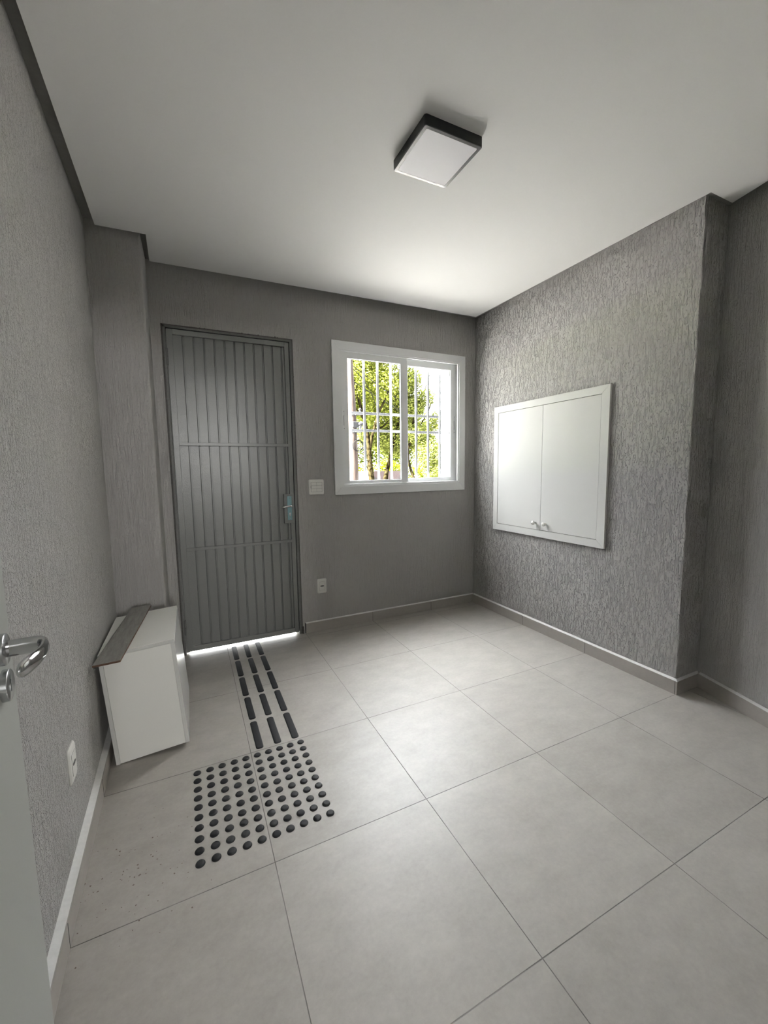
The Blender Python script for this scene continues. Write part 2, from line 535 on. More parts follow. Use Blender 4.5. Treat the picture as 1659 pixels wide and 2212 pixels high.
# skirtings: tile upstand with a pale grout ledge on top
def skirting(name, pts_wall, pts_front, label, joints=()):
    """wall line and front line (same count); one mesh with two materials"""
    hz, q = 0.080, B()
    poly = pts_front + pts_wall[::-1]
    q.prism(poly, 0.0, hz)
    o = q.build(name, M_skirt)
    tag(o, label, 'baseboard', kind='structure')
    k = B()
    inset = [tuple(f[i] + (w_[i] - f[i]) * 0.12 for i in range(2)) for f, w_ in zip(pts_front, pts_wall)]
    lo = [k.bm.verts.new((*p, hz)) for p in inset]
    hi = [k.bm.verts.new((*p, hz + 0.007)) for p in pts_wall]
    base = [k.bm.verts.new((*p, hz)) for p in pts_wall]
    for i in range(len(lo) - 1):
        k.bm.faces.new((lo[i], lo[i + 1], hi[i + 1], hi[i]))
        k.bm.faces.new((hi[i], hi[i + 1], base[i + 1], base[i]))
        k.bm.faces.new((base[i], base[i + 1], lo[i + 1], lo[i]))
    k.bm.faces.new((lo[0], hi[0], base[0])); k.bm.faces.new((lo[-1], base[-1], hi[-1]))
    k.build('grout_ledge', M_ledge, o)
    if joints:
        j = B()
        for (p, d) in joints:
            a = Vector((*p, 0)); dn = Vector((*d, 0))
            t = Vector((-dn.y, dn.x, 0)) * 0.001
            pp = [a - t, a + t, a + t + dn * 0.0006, a - t + dn * 0.0006]
            j.prism([(v.x, v.y) for v in pp], 0.001, hz - 0.001)
        j.build('tile_joint', M_darkgap, o)
    return o
F_ = 0.024
skirting('baseboard_back', [(0.607, yB), (xR, yB)], [(0.607, yB - .014), (xR - F_ + .004, yB - .014)], 'grey tile skirting under the window wall',
         [((1.2, yB - .014), (0, -1)), ((1.8, yB - .014), (0, -1))])
skirting('baseboard_right', [(xR, yB - .014), (xR, 0.610), (XS(0.61), 0.610)], [(xR - 0.020, yB - .014), (xR - 0.020, 0.592), (XS(0.59) - .016, 0.592)],
         'grey tile skirting under the white wall cabinet, wrapping the corner', [((xR - .020, 1.8), (-1, 0)), ((xR - .020, 1.2), (-1, 0)), ((xR - 0.020, 0.604), (-1, 0))])
ys = (0.592, yF)
skirting('baseboard_side', [(XS(y), y) for y in ys], [(XS(y) - .021, y) for y in ys], 'grey tile skirting along the slanted wall at the right edge')
ys = (2.13, yF)
skirting('baseboard_left', [(XL(y), y) for y in ys], [(XL(y) + .026, y) for y in ys], 'grey tile skirting along the left wall behind the tilted white box',
         [((XL(0.6) + .026, 0.6), (1, 0)), ((XL(1.2) + .026, 1.2), (1, 0)), ((XL(0) + .026, 0.0), (1, 0))])

# ------------------------------------------------------------------ steel door
door = tag(empty('door_1', (0.139, yB, 0)), 'tall grey ribbed steel door with daylight showing under it', 'door', kind='structure')
b = B()      # rough mortar seam round the frame
for a, c in (((-0.3, yB - .004, 0.0), (-0.283, yB + .02, 2.31)), ((0.566, yB - .004, 0.0), (0.580, yB + .02, 2.31)), ((-0.3, yB - .004, 2.298), (0.580, yB + .02, 2.312))):
    b.box(a, c)
random.seed(3)
for i in range(26):
    x = random.uniform(-0.28, 0.57); r = random.uniform(0.002, 0.006)
    b.lathe([(0, -r), (r, 0), (0, r * .7)], (x, yB - .003, 2.309 + random.uniform(-.002, .004)), (random.uniform(-1, 1), 1, .3), 6)
for i in range(30):
    z = random.uniform(0.1, 2.3); r = random.uniform(0.002, 0.004)
    b.lathe([(0, -r), (r, 0), (0, r * .7)], (random.choice((-0.299, 0.579)), yB - .003, z), (random.uniform(-1, 1), 1, .3), 6)
b.build('mortar_seam', M_seam, door)
b = B()      # door frame of folded steel with a stop behind the leaf
for a, c in (((-0.290, yB - .006, 0.0), (-0.275, yB + .06, 2.303)), ((0.554, yB - .006, 0.0), (0.572, yB + .06, 2.303)), ((-0.290, yB - .006, 2.289), (0.572, yB + .06, 2.303)),
             ((-0.275, yB + .040, 0.0), (-0.255, yB + .06, 2.29)), ((0.534, yB + .040, 0.0), (0.554, yB + .06, 2.29)), ((-0.275, yB + .040, 2.27), (0.554, yB + .06, 2.29))):
    b.box(a, c, 0.0015)
b.build('door_frame', M_jamb, door)
LX0, LX1, LZ0, LZ1 = -0.2705, 0.5495, 0.019, 2.285
b = B()      # leaf frame of square tube
for a, c in (((LX0, LZ0), (LX0 + .038, LZ1)), ((LX1 - .033, LZ0), (LX1, LZ1)), ((LX0 + .038, LZ1 - .034), (LX1 - .033, LZ1)), ((LX0 + .038, LZ0), (LX1 - .033, LZ0 + .037))):
    b.box((a[0], yB - .002, a[1]), (c[0], yB + .034, c[1]), 0.002)
b.build('leaf_frame', M_door, door)
b = B()      # folded sheet: flats parted by narrow recessed grooves
yp = yB + .018
xs = [LX0 + .036]
ribs = [-0.171 + .0667 * i + .001 for i in range(11)]
prof = [(LX0 + .034, yp)]
for x in ribs:
    prof += [(x - .0085, yp), (x - .0060, yp - .0025), (x - .0042, yp), (x - .0038, yp + .014), (x + .0038, yp + .014), (x + .0042, yp)]
prof += [(LX1 - .031, yp)]
back = [(x, y + .0015) for x, y in prof]
lo = [b.bm.verts.new((x, y, LZ0 + .03)) for x, y in prof]; hi = [b.bm.verts.new((x, y, LZ1 - .03)) for x, y in prof]
lb = [b.bm.verts.new((x, y, LZ0 + .03)) for x, y in back]; hb = [b.bm.verts.new((x, y, LZ1 - .03)) for x, y in back]
for i in range(len(prof) - 1):
    b.bm.faces.new((lo[i], lo[i + 1], hi[i + 1], hi[i])); b.bm.faces.new((lb[i + 1], lb[i], hb[i], hb[i + 1]))
    b.bm.faces.new((hi[i], hi[i + 1], hb[i + 1], hb[i])); b.bm.faces.new((lo[i + 1], lo[i], lb[i], lb[i + 1]))
b.build('ribbed_panel', M_door, door)
for z in (1.518, 0.771):
    B().box((LX0 + .036, yB - .004, z - .011), (LX1 - .031, yB + .012, z + .011), 0.0015).build('crossbar', M_door, door)
for z in (2.10, 0.207):
    h = B(); zc = z - .055
    for k in range(2):
        h.cyl((-0.2725, yB - .009, zc + .056 * k), (-0.2725, yB - .009, zc + .056 * k + .053), 0.007, n=16)
    h.build('hinge', M_jamb, door, True)
lock = B().box((0.467, yB - .008, 0.913), (0.549, yB + .012, 1.142), 0.002).build('lock_box', M_door, door)
esc = B().box((0.4925, yB - .0115, 0.939), (0.5265, yB - .007, 1.125), 0.0012).build('lock_plate', M_teal, door)
tag(esc, 'blue-green metal lock plate')
for z in (1.113, 0.951):
    B().lathe([(0.0001, .003), (.004, .003), (.0045, 0)], (0.511, yB - .0112, z), (0, -1, 0), 12).build('screw', M_steel, esc, True)
cylk = B().prism([(0.5095 + .0062 * math.cos(t * math.pi / 8), .992 + .0062 * math.sin(t * math.pi / 8)) for t in range(9)] +
          [(0.5095 - .0045, .972), (0.5095 + .0045, .972)], yB - .020, yB - .010, 'y').build('lock_cylinder', M_steel, esc)
hd = B()
hd.lathe([(0, .034), (.0075, .032), (.0105, .024), (.010, .012), (.008, 0)], (0.5185, yB - .011, 1.051), (0, -1, 0), 20)
hd.tube([(0.5185, yB - .034, 1.051), (0.505, yB - .038, 1.0505), (0.480, yB - .039, 1.048), (0.455, yB - .039, 1.044), (0.444, yB - .038, 1.042)], [.0075, .0085, .0085, .007, .003], 14)
tag(hd.build('lever_handle', M_chrome, door, True), 'bright chrome lever handle')
b = B()      # corroded foot of the jamb beside the skirting
b.box((0.574, yB - .016, 0), (0.588, yB, .058), .002); b.box((0.600, yB - .012, 0), (0.606, yB, .082), .001)
b.build('jamb_foot', M_seam, door)

# ------------------------------------------------------------------ window
win = tag(empty('window_1', (1.535, yB, 1.735)), 'white two-pane sliding window with trees outside', 'window', kind='structure')
def mitre_frame(o0, o1, i0, i1, y0, y1, name, M, parent):
    """flat frame in the xz plane from four mitred pieces, small gap at the mitres"""
    q = B(); g = 0.0006
    (X0, Z0), (X1, Z1), (x0, z0), (x1, z1) = o0, o1, i0, i1
    for poly in ([(X0, Z0 + g), (x0, z0 + g), (x0, z1 - g), (X0, Z1 - g)], [(x1, z0 + g), (X1, Z0 + g), (X1, Z1 - g), (x1, z1 - g)],
                 [(X0 + g, Z0), (X1 - g, Z0), (x1 - g, z0), (x0 + g, z0)], [(x0 + g, z1), (x1 - g, z1), (X1 - g, Z1), (X0 + g, Z1)]):
        q.prism(poly, y0, y1, 'y')
    return q.build(name, M, parent)
mitre_frame((0.8865, 1.120), (2.1795, 2.346), (0.951, 1.186), (2.116, 2.284), yB - .012, yB + .002, 'casing', M_white_alu, win)
b = B()      # outer frame with tracks
for a, c in (((0.951, 1.186), (0.968, 2.284)), ((2.103, 1.186), (2.118, 2.284)), ((0.968, 1.186), (2.103, 1.206)), ((0.968, 2.272), (2.103, 2.284))):
    b.box((a[0], yB - .004, a[1]), (c[0], yB + .012, c[1]), .001)
for a, c in (((0.945, 1.180), (0.962, 2.290)), ((2.128, 1.180), (2.145, 2.290)), ((0.962, 1.180), (2.128, 1.200)), ((0.962, 2.281), (2.128, 2.290))):
    b.box((a[0], yB + .012, a[1]), (c[0], yB + .085, c[1]), .001)
b.box((0.968, yB + .036, 1.200), (2.118, yB + .040, 1.210)); b.box((0.968, yB + .036, 2.272), (2.118, yB + .040, 2.284))
b.build('track_frame', M_white_alu, win)
def sash(x0, x1, z0, z1, gx0, gx1, gz0, gz1, y0, lx, lz0, lz1):
    q = B(); y1 = y0 + .022
    q.box((x0, y0, z0), (gx0, y1, z1), .001); q.box((gx1, y0, z0), (x1, y1, z1), .001)
    q.box((gx0, y0 + .001, z0), (gx1, y1, gz0), .0008); q.box((gx0, y0 + .001, gz1), (gx1, y1, z1), .0008)
    s_ = q.build('sash', M_white_alu, win)
    k = B()
    k.box((gx0 - .003, y0 + .010, gz0 - .003), (gx1 + .003, y0 + .014, gz1 + .003))
    k.build('glass_pane', M_glass, s_)
    g = B(); t = .006; d = .003
    for a, c in (((gx0, gz0), (gx0 + d, gz1)), ((gx1 - d, gz0), (gx1, gz1)), ((gx0, gz0), (gx1, gz0 + d)), ((gx0, gz1 - d), (gx1, gz1))):
        g.box((a[0], y0 + .0145, a[1]), (c[0], y0 + .020, c[1]))
    tag(g.build('glazing_gasket', M_slot, s_), 'black rubber gasket')
    p = B(); p.box((lx - .0085, y0 - .0025, lz0), (lx + .0085, y0 + .001, lz1), .0012)
    pl = p.build('pull_latch', M_white_alu, s_)
    k = B()
    for z in (lz0 + .010, lz1 - .010): k.cyl((lx, y0 - .003, z), (lx, y0 - .0022, z), .0028, n=12)
    k.box((lx - .003, y0 - .0031, lz0 + .035), (lx - .0005, y0 - .0022, lz1 - .045)); k.box((lx - .003, y0 - .0031, lz1 - .045), (lx + .004, y0 - .0022, lz1 - .0435))
    for z in (lz1 - .022, lz1 - .032): k.cyl((lx, y0 - .003, z), (lx, y0 - .0022, z), .0014, n=8)
    k.build('latch_slot', M_slot, pl)
sash(0.969, 1.577, 1.207, 2.271, 1.025, 1.513, 1.232, 2.224, yB + .013, 0.985, 1.650, 1.808)
sash(1.540, 2.127, 1.204, 2.276, 1.602, 2.058, 1.2405, 2.226, yB + .048, 2.098, 1.650, 1.812)

# security grille set in the reveal outside
gr = tag(empty('security_grille', (1.535, yB + .115, 1.18)), 'white steel burglar bars outside the sliding window', 'security grille')
for i in range(8):
    x = 1.084 + .1283 * i
    B().box((x - .0085, yB + .108, 1.1815), (x + .0085, yB + .126, 2.2885), .001).build('vertical_bar', M_white_steel, gr)
for z in (1.808, 1.661):
    B().box((0.947, yB + .126, z - .0105), (2.123, yB + .134, z + .0105), .001).build('crossbar', M_white_steel, gr)

# ------------------------------------------------------------------ wall cabinet
cab = tag(empty('wall_cabinet', (xR, 1.641, 0.77)), 'white flush two-door wall cabinet set into the scratched plaster wall', 'cabinet')
q = B(); g = .0004
Y0, Y1, Z0, Z1, y0, y1, z0, z1 = 1.0905, 2.192, 0.772, 1.850, 1.149, 2.140, 0.826, 1.797
for poly in ([(Y0, Z0 + g), (y0, z0 + g), (y0, z1 - g), (Y0, Z1 - g)], [(y1, z0 + g), (Y1, Z0 + g), (Y1, Z1 - g), (y1, z1 - g)],
             [(Y0 + g, Z0), (Y1 - g, Z0), (y1 - g, z0), (y0 + g, z0)], [(y0 + g, z1), (y1 - g, z1), (Y1 - g, Z1), (Y0 + g, Z1)]):
    q.prism(poly, xR - .017, xR + .01, 'x')
q.build('frame', M_cab, cab)
B().box((xR - .002, y0 - .005, z0 - .005), (xR + .004, y1 + .005, z1 + .005)).build('gap_shade', M_darkgap, cab)  # dark sheet behind the doors paints in the shade of their gaps
for ya, yb, ky in ((y0 + .0032, 1.6409, 1.588), (1.6441, y1 - .0032, 1.692)):
    d = B().box((xR - .0150, ya, z0 + .0035), (xR - .003, yb, z1 - .0035), .0006).build('door', M_cab, cab)
    B().lathe([(.0001, .038), (.010, .0365), (.0155, .032), (.0165, .026), (.0145, .020), (.009, .015), (.0065, .009), (.009, 0)], (xR - .0150, ky, 0.883), (-1, 0, 0), 24).build('knob', M_ply, d, True)

# ------------------------------------------------------------------ ceiling lamp
def rrect(cx, cy, hx, hy, r, n=6):
    pts = []
    for sx, sy, a in ((1, 1, 0), (-1, 1, 90), (-1, -1, 180), (1, -1, 270)):
        for i in range(n + 1):
            t = R_(a + 90 * i / n)
            pts.append((cx + sx * (hx - r) + r * math.cos(t), cy + sy * (hy - r) + r * math.sin(t)))
    return pts
lamp = tag(empty('ceiling_lamp', (0.836, 0.888, HC)), 'square black surface lamp with white diffuser on the ceiling', 'lamp')
LC = (0.836, 0.888)
B().prism(rrect(*LC, .137, .136, .010), HC - .037, HC, ).build('housing', M_black, lamp)
b = B()
o_ = rrect(*LC, .1365, .1355, .010); i_ = rrect(*LC, .1225, .1215, .007)
vo = [b.bm.verts.new((x, y, HC - .037)) for x, y in o_]; vi = [b.bm.verts.new((x, y, HC - .040)) for x, y in i_]
vo2 = [b.bm.verts.new((x, y, HC - .039)) for x, y in rrect(*LC, .1345, .1335, .009)]
n = len(vo)
for i in range(n):
    j = (i + 1) % n
    b.bm.faces.new((vo[i], vo[j], vo2[j], vo2[i])); b.bm.faces.new((vo2[i], vo2[j], vi[j], vi[i]))
b.build('rim', M_rim, lamp)
B().prism(rrect(*LC, .1215, .1205, .007), HC - .0395, HC - .036).build('diffuser', M_lens, lamp)
B().cyl((LC[0] - .137, 0.93, HC - .017), (LC[0] - .1385, 0.93, HC - .017), .0025, n=10).build('screw', M_steel, lamp)

# ------------------------------------------------------------------ switch and sockets
def plate(name, o, ax, nrm, w_, h_, label, cat):
    """rounded cover plate; ax = in-wall horizontal axis, nrm = out of the wall"""
    e = empty(name, o)
    O = Vector(o); A = Vector(ax); N = Vector(nrm); Z = Vector((0, 0, 1))
    q = B()
    layers = [(0, 0, .010), (.004, 0, .012), (.008, .004, .014), (.0095, .010, .012)]
    rings = []
    for dn, ins, r in layers:
        # sides bow outwards a little
        pts = []
        for (x, z) in rrect(0, 0, w_ / 2 - ins, h_ / 2 - ins, r, 5):
            pts.append(q.bm.verts.new(O + A * x + Z * z + N * dn))
        rings.append(pts)
    k = len(rings[0])
    for a, c in zip(rings, rings[1:]):
        for i in range(k):
            q.bm.faces.new((a[i], a[(i + 1) % k], c[(i + 1) % k], c[i]))
    q.bm.faces.new(rings[-1])
    q.build('cover_plate', M_ply, e, True)
    return tag(e, label, cat), (O, A, N, Z)
def slab(fr, x0, x1, z0, z1, d0, d1, name, M, parent, bev=.0006):
    O, A, N, Z = fr
    mtx = Matrix((A, N, Z)).transposed().to_4x4(); mtx.translation = O
    return B().box((x0, d0, z0), (x1, d1, z1), bev, 1, mtx).build(name, M, parent)
sw, fr = plate('light_switch', (0.731, yB, 1.190), (1, 0, 0), (0, -1, 0), .124, .122, 'white square switch plate on the wall between door and window', 'switch')
slab(fr, -.046, .046, -.039, .039, .0085, .0100, 'module_seam', M_socket, sw, 0)
for i, x in enumerate((-.0225, .0225)):
    for j, z in enumerate((-.0255, 0, .0255)):
        r = slab(fr, x - .0218, x + .0218, z - .0121, z + .0121, .009, .0112 if not (i == 0 and j == 1) else .0135, 'rocker', M_ply, sw)
slab(fr, -.0475, -.0445, -.011, .011, .0095, .0105, 'indicator', M_slot, sw, 0)
def socket(o, ax, nrm, label):
    s_, fr = plate('wall_socket', o, ax, nrm, .078, .122, label, 'socket')
    slab(fr, -.0225, .0225, -.036, .036, .0085, .0098, 'module_seam', M_socket, s_, 0)
    ins = slab(fr, -.0218, .0218, -.0353, .0353, .009, .0106, 'socket_insert', M_ply, s_)
    O, A, N, Z = fr
    q = B()
    q.prism([(.0165 * math.cos(R_(t)) if True else 0, .0065 * math.sin(R_(t))) for t in range(0, 360, 20)], 0, .001)
    for v in q.bm.verts:
        c = v.co.copy(); v.co = O + A * c.x + Z * c.y + N * (.0103 + c.z)
    q.build('plug_recess', M_socket, ins)
    q = B()
    for x in (-.0095, 0, .0095):
        p = O + A * x + N * .0110 + Z * (-.001 if x == 0 else 0.001)
        q.cyl(p, p + N * .0006, .0024, n=10)
    q.build('pin_hole', M_slot, ins)
    return s_
socket((0.7515, yB, 0.3745), (1, 0, 0), (0, -1, 0), 'small white socket low on the wall right of the steel door')
socket((XL(0.896), 0.892, 0.369), (0, 1, 0), (1, 0, 0), 'small white socket on the left wall beside the open door')

# ------------------------------------------------------------------ white box leaning on the left wall
boxE = empty('storage_box', (-0.562, 1.391, 0.0), (0, -R_(3.9), 0))
tag(boxE, 'white melamine cabinet box tilted against the left wall', 'cabinet box')
BW, BH, BD, t_ = 0.303, 0.527, 0.535, 0.016
def loc(name, q, M):
    mtx = boxE.matrix_world
    for v in q.bm.verts: v.co = mtx @ v.co
    return q.build(name, M, boxE)
loc('side_panel', B().box((0, 0, 0), (t_, BD, BH - t_ - .0008), .0006), M_box)
loc('side_panel', B().box((BW - t_, 0, 0), (BW, BD, BH - t_ - .0008), .0006), M_cab_gloss)
loc('top_panel', B().box((0, 0, BH - t_), (BW, BD, BH), .0006), M_box)
loc('end_panel', B().box((t_ + .0008, .0008, .001), (BW - t_ - .0008, t_, BH - t_ - .0016), .0004), M_box)
loc('end_panel', B().box((t_ + .0008, BD - t_, .001), (BW - t_ - .0008, BD - .001, BH - t_ - .0016), .0004), M_box)
loc('bottom_panel', B().box((t_ + .0008, t_ + .001, .004), (BW - t_ - .0008, BD - t_ - .001, .004 + t_), .0004), M_box)
eb = B()
eb.box((0, -.0006, BH - t_), (BW, 0, BH)); eb.box((0, -.0006, 0), (t_, 0, BH - t_ - .0008)); eb.box((BW - t_, -.0006, 0), (BW, 0, BH - t_ - .0008))
loc('edge_band', eb, M_box_edge)

pl = empty('laminate_plank', (-0.5475, 1.27, 0), (0, 0, 0))
th = R_(3.9); yaw = R_(-4.6)
base = boxE.matrix_world @ Vector((0, 0, BH))
pm = Matrix.Translation(boxE.matrix_world @ Vector((0.0045, -0.121, BH + .0006))) @ Matrix.Rotation(-th, 4, 'Y') @ Matrix.Rotation(yaw, 4, 'Z')
pl.matrix_world = pm
bpy.context.view_layer.update()
tag(pl, 'grey laminate floorboard offcut lying on the tilted white box', 'plank')
def locp(name, q, M):
    for v in q.bm.verts: v.co = pm @ v.co
    return q.build(name, M, pl)
locp('core', B().box((0, 0, 0), (.101, .755, .0085), .0003), M_mdf)
locp('surface', B().box((0, 0, .0085), (.101, .755, .0098), .0003), M_plank)

# ------------------------------------------------------------------ tactile paving
ORD = ['first', 'second', 'third', 'fourth', 'fifth', 'sixth', 'seventh', 'eighth', 'ninth', 'tenth']
proto = None
for j in range(10):
    for i in range(10):
        x, y = -0.2303 + .05118 * i, 1.1709 - .05148 * j
        if proto is None:
            q = B(); q.lathe([(.0161, 0), (.0158, .0012), (.0140, .0036), (.0105, .0050), (.0065, .0054), (0, .0054)], (0, 0, 0), (0, 0, 1), 28)
            o = proto = q.build('floor_dome', M_rubber, None, True)
        else:
            o = proto.copy(); C.objects.link(o)
        o.location = (x + random.uniform(-.0006, .0006), y + random.uniform(-.0006, .0006), 0.0)
        o.rotation_euler = (0, 0, random.uniform(0, 6.28))
        row = 'row nearest the bars' if j == 0 else ('row farthest from the bars' if j == 9 else '%s row from the bars' % ORD[j])
        colm = 'nearest the left wall' if i == 0 else ('farthest from the left wall' if i == 9 else '%s from the left wall' % ORD[i])
        tag(o, 'black rubber floor dome, %s, %s' % (row, colm), 'floor dome', 'black tactile warning domes on the tiles')
proto = None
for i in range(3):
    for j in range(5):
        x = 0.0445 + .0860 * i
        y0 = 1.212 + .2572 * j
        if proto is None:
            pts = rrect(0, 0, .0175, .1165, .013, 6)
            q = B(); ly = [(0, 0), (.0, .0015), (.003, .004), (.006, .0045)]
            rings = [[q.bm.verts.new((px_, py_, h)) for px_, py_ in rrect(0, 0, .0175 - ins, .1165 - ins, .013 - ins * .9, 6)] for ins, h in ly]
            k = len(rings[0])
            for a, c in zip(rings, rings[1:]):
                for u in range(k): q.bm.faces.new((a[u], a[(u + 1) % k], c[(u + 1) % k], c[u]))
            q.bm.faces.new(rings[-1]); q.bm.faces.new(rings[0][::-1])
            o = proto = q.build('floor_bar', M_rubber, None, True)
        else:
            o = proto.copy(); C.objects.link(o)
        o.location = (x + random.uniform(-.0008, .0008), y0 + .1165, 0.0)
        o.rotation_euler = (0, 0, random.uniform(-.006, .006))
        line = ['line nearest the white box', 'middle line', 'line farthest from the white box'][i]
        pos = 'end touching the domes' if j == 0 else ('end under the steel door' if j == 4 else '%s from the domes' % ORD[j])
        tag(o, 'black rubber guide bar, %s, %s' % (line, pos), 'floor bar', 'black tactile guide bars leading to the door')

# ------------------------------------------------------------------ open interior door leaf at the left edge
a_ = R_(-6.0)
E0 = Vector((-0.491, 0.214, 0))
ld = Vector((math.sin(a_), math.cos(a_), 0))       # from hinge to free edge
nn = Vector((math.cos(a_), -math.sin(a_), 0))      # faces the room
door2 = empty('door_2', (E0 - ld * .82)[:])
tag(door2, 'open grey-green inner door leaf with chrome handle at the left edge', 'door', kind='structure')
mtx = Matrix((nn, ld, Vector((0, 0, 1)))).transposed().to_4x4(); mtx.translation = E0
def put(q):
    for v in q.bm.verts: v.co = mtx @ v.co
    return q
put(B().box((-.035, -.80, .008), (0, 0, 2.10), .0015)).build('leaf', M_leaf_door, door2)
def on(z, y, d=0): return (d, y, z)
hz = 1.041
put(B().lathe([(0, .0095), (.0245, .0095), (.026, .0085), (.026, 0)], (0, -.068, hz), (1, 0, 0), 40)).build('rosette', M_steel, door2, True)
hb = put(B().lathe([(0, .0095), (.0245, .0095), (.026, .0085), (.026, 0)], (0, -.068, hz - .061), (1, 0, 0), 40)).build('keyhole_rosette', M_steel, door2, True)
q = B(); q.cyl((.0094, -.068, hz - .054), (.0099, -.068, hz - .054), .0026, n=16); q.box((.0094, -.0688, hz - .072), (.0099, -.0672, hz - .054))
put(q).build('keyhole', M_slot, hb)
lv = B()
hp_ = [(.009, -.068, hz), (.030, -.068, hz), (.046, -.068, hz), (.054, -.071, hz), (.059, -.078, hz), (.061, -.090, hz), (.0615, -.110, hz), (.060, -.128, hz), (.056, -.145, hz), (.051, -.162, hz), (.047, -.176, hz), (.0455, -.183, hz), (.045, -.186, hz)]
lv.tube(hp_, [.0068, .0068, .0068, .0066, .0064, .0062, .006, .0062, .0066, .0066, .0058, .004, .001], 24, 2.05)
tag(put(lv).build('lever_handle', M_chrome, door2, True), 'polished chrome lever handle')

# ------------------------------------------------------------------ outside
b = B(); b.prism([(-30, yB + T - .02), (2.83, yB + T - .02), (2.83, 4.0), (-30, 4.0)], -.3, -.004)  # unseen dark strip, added to cut the bounce onto the ceiling
tag(b.build('ground_dark_added', M_ground_dark), 'added dark ground strip outside the steel door, dims ceiling bounce', 'paving', kind='structure')
b = B(); b.prism([(-30, 4.0), (60, 4.0), (60, 22.8), (-30, 22.8)], -.3, -.18)
tag(b.build('pavement', M_pave), 'pale sunlit concrete street outside the house', 'pavement', kind='structure')
b = B(); b.prism([(-40, 22.8), (80, 22.8), (80, 60), (-40, 60)], -.3, -.1)
tag(b.build('lawn', M_grass), 'green lawn beyond the street under the trees', 'lawn', kind='structure')
b = B(); b.box((2.83, yB + T, 0), (3.03, 3.86, 2.9), .004)
tag(b.build('boundary_wall', M_render), 'white sunlit boundary wall outside the right window pane', 'wall', kind='structure')

pole = tag(empty('utility_pole', (4.93, 12.4, 0)), 'tapered pinkish utility pole outside the left window pane', 'utility pole')
B().tube([(4.93, 12.4, -.2), (4.915, 12.4, 2.0), (4.90, 12.4, 3.6), (4.85, 12.4, 5.6), (4.83, 12.4, 7.2)], [.19, .165, .14, .085, .07], 20).build('shaft', M_pole, pole, True)
for z, r in ((3.17, .16), (2.60, .17)):
    q = B(); q.cyl((4.905, 12.4, z - .05), (4.905, 12.4, z + .05), r, n=20)
    q.box((4.95, 12.16, z - .04), (5.16, 12.26, z + .04), .01); q.lathe([(.02, -.09), (.05, -.07), (.035, 0), (.05, .07), (.02, .09)], (5.12, 12.2, z + .10), (0, 0, 1), 12)
    q.build('clamp', M_fit, pole)
q = B(); q.box((4.86, 12.2, 2.72), (5.08, 12.3, 2.92), .02); q.lathe([(.03, -.1), (.07, -.05), (.07, .05), (.03, .1)], (5.15, 12.22, 2.85), (1, 0, .3), 12)
q.build('junction_box', M_fit, pole)
coil = B()
for k in range(4):
    rr = .175 + .008 * (k % 2); 
    coil.tube([(5.0 + rr * math.cos(t * math.pi / 20) + .01 * k, 12.18 - .012 * k, 2.11 + rr * math.sin(t * math.pi / 20) + .006 * k) for t in range(40)], .009, 8, closed=True)
coil.tube([(4.9, 12.2, 2.55), (4.93, 12.18, 2.35), (5.03, 12.18, 2.27), (5.15, 12.18, 2.38), (5.17, 12.2, 2.58)], .009, 8)
tag(coil.build('cable_coil', M_wire), 'loop of spare cable hanging on the utility pole', 'cable coil')
def wire(pts, label):
    q = B(); P = [Vector(p) for p in pts]; L = []
    for a, c in zip(P, P[1:]):
        for k in range(8): L.append(a.lerp(c, k / 8))
    L.append(P[-1])
    q.tube(L, .013, 6)
    tag(q.build('overhead_wire', M_wire), label, 'wire', 'overhead wires from the pole')
wire([(4.88, 12.3, 4.78), (6.46, 13.86, 4.60), (8.09, 15.28, 4.37), (13.97, 21.1, 4.00), (24, 30.5, 4.4)], 'upper dark overhead wire running right from the pole top')
wire([(4.90, 12.3, 4.26), (6.52, 13.83, 4.08), (8.08, 15.29, 3.93), (13.97, 21.1, 3.80), (24, 30.5, 4.1)], 'lower dark overhead wire running right from the pole')
wire([(4.88, 12.3, 4.70), (5.6, 12.9, 4.45), (6.0, 13.3, 4.15), (6.6, 13.85, 3.5), (7.0, 14.2, 3.2)], 'thin drooping wire falling steeply from the pole')

def foliage(name, blobs, n, size, M, parent, seed):
    rnd = random.Random(seed)
    vs, fs = [], []
    tot = sum(b_[3] * b_[4] * b_[5] for b_ in blobs)
    for (cx, cy, cz, rx, ry, rz) in blobs:
        k = max(30, int(n * rx * ry * rz / tot))
        for _ in range(k):
            while True:
                d = Vector((rnd.uniform(-1, 1), rnd.uniform(-1, 1), rnd.uniform(-1, 1)))
                if 0.2 < d.length < 1: break
            d *= (0.75 + .25 * rnd.random())
            p = Vector((cx + d.x * rx, cy + d.y * ry, cz + d.z * rz))
            s = size * rnd.uniform(.6, 1.4)
            u = Vector((rnd.gauss(0, 1), rnd.gauss(0, 1), rnd.gauss(0, .6))).normalized()
            v = u.cross(Vector((rnd.gauss(0, .7), rnd.gauss(0, .7), 1))).normalized()
            i = len(vs)
            vs += [p - u * s, p + v * s * .42, p + u * s, p - v * s * .42]
            fs.append((i, i + 1, i + 2, i + 3))
    me = bpy.data.meshes.new(name)
    me.from_pydata([tuple(v) for v in vs], [], fs)
    me.materials.append(M)
    o = bpy.data.objects.new(name, me); C.objects.link(o)
    o.parent = parent
    o.matrix_parent_inverse = parent.matrix_world.inverted()
    return o

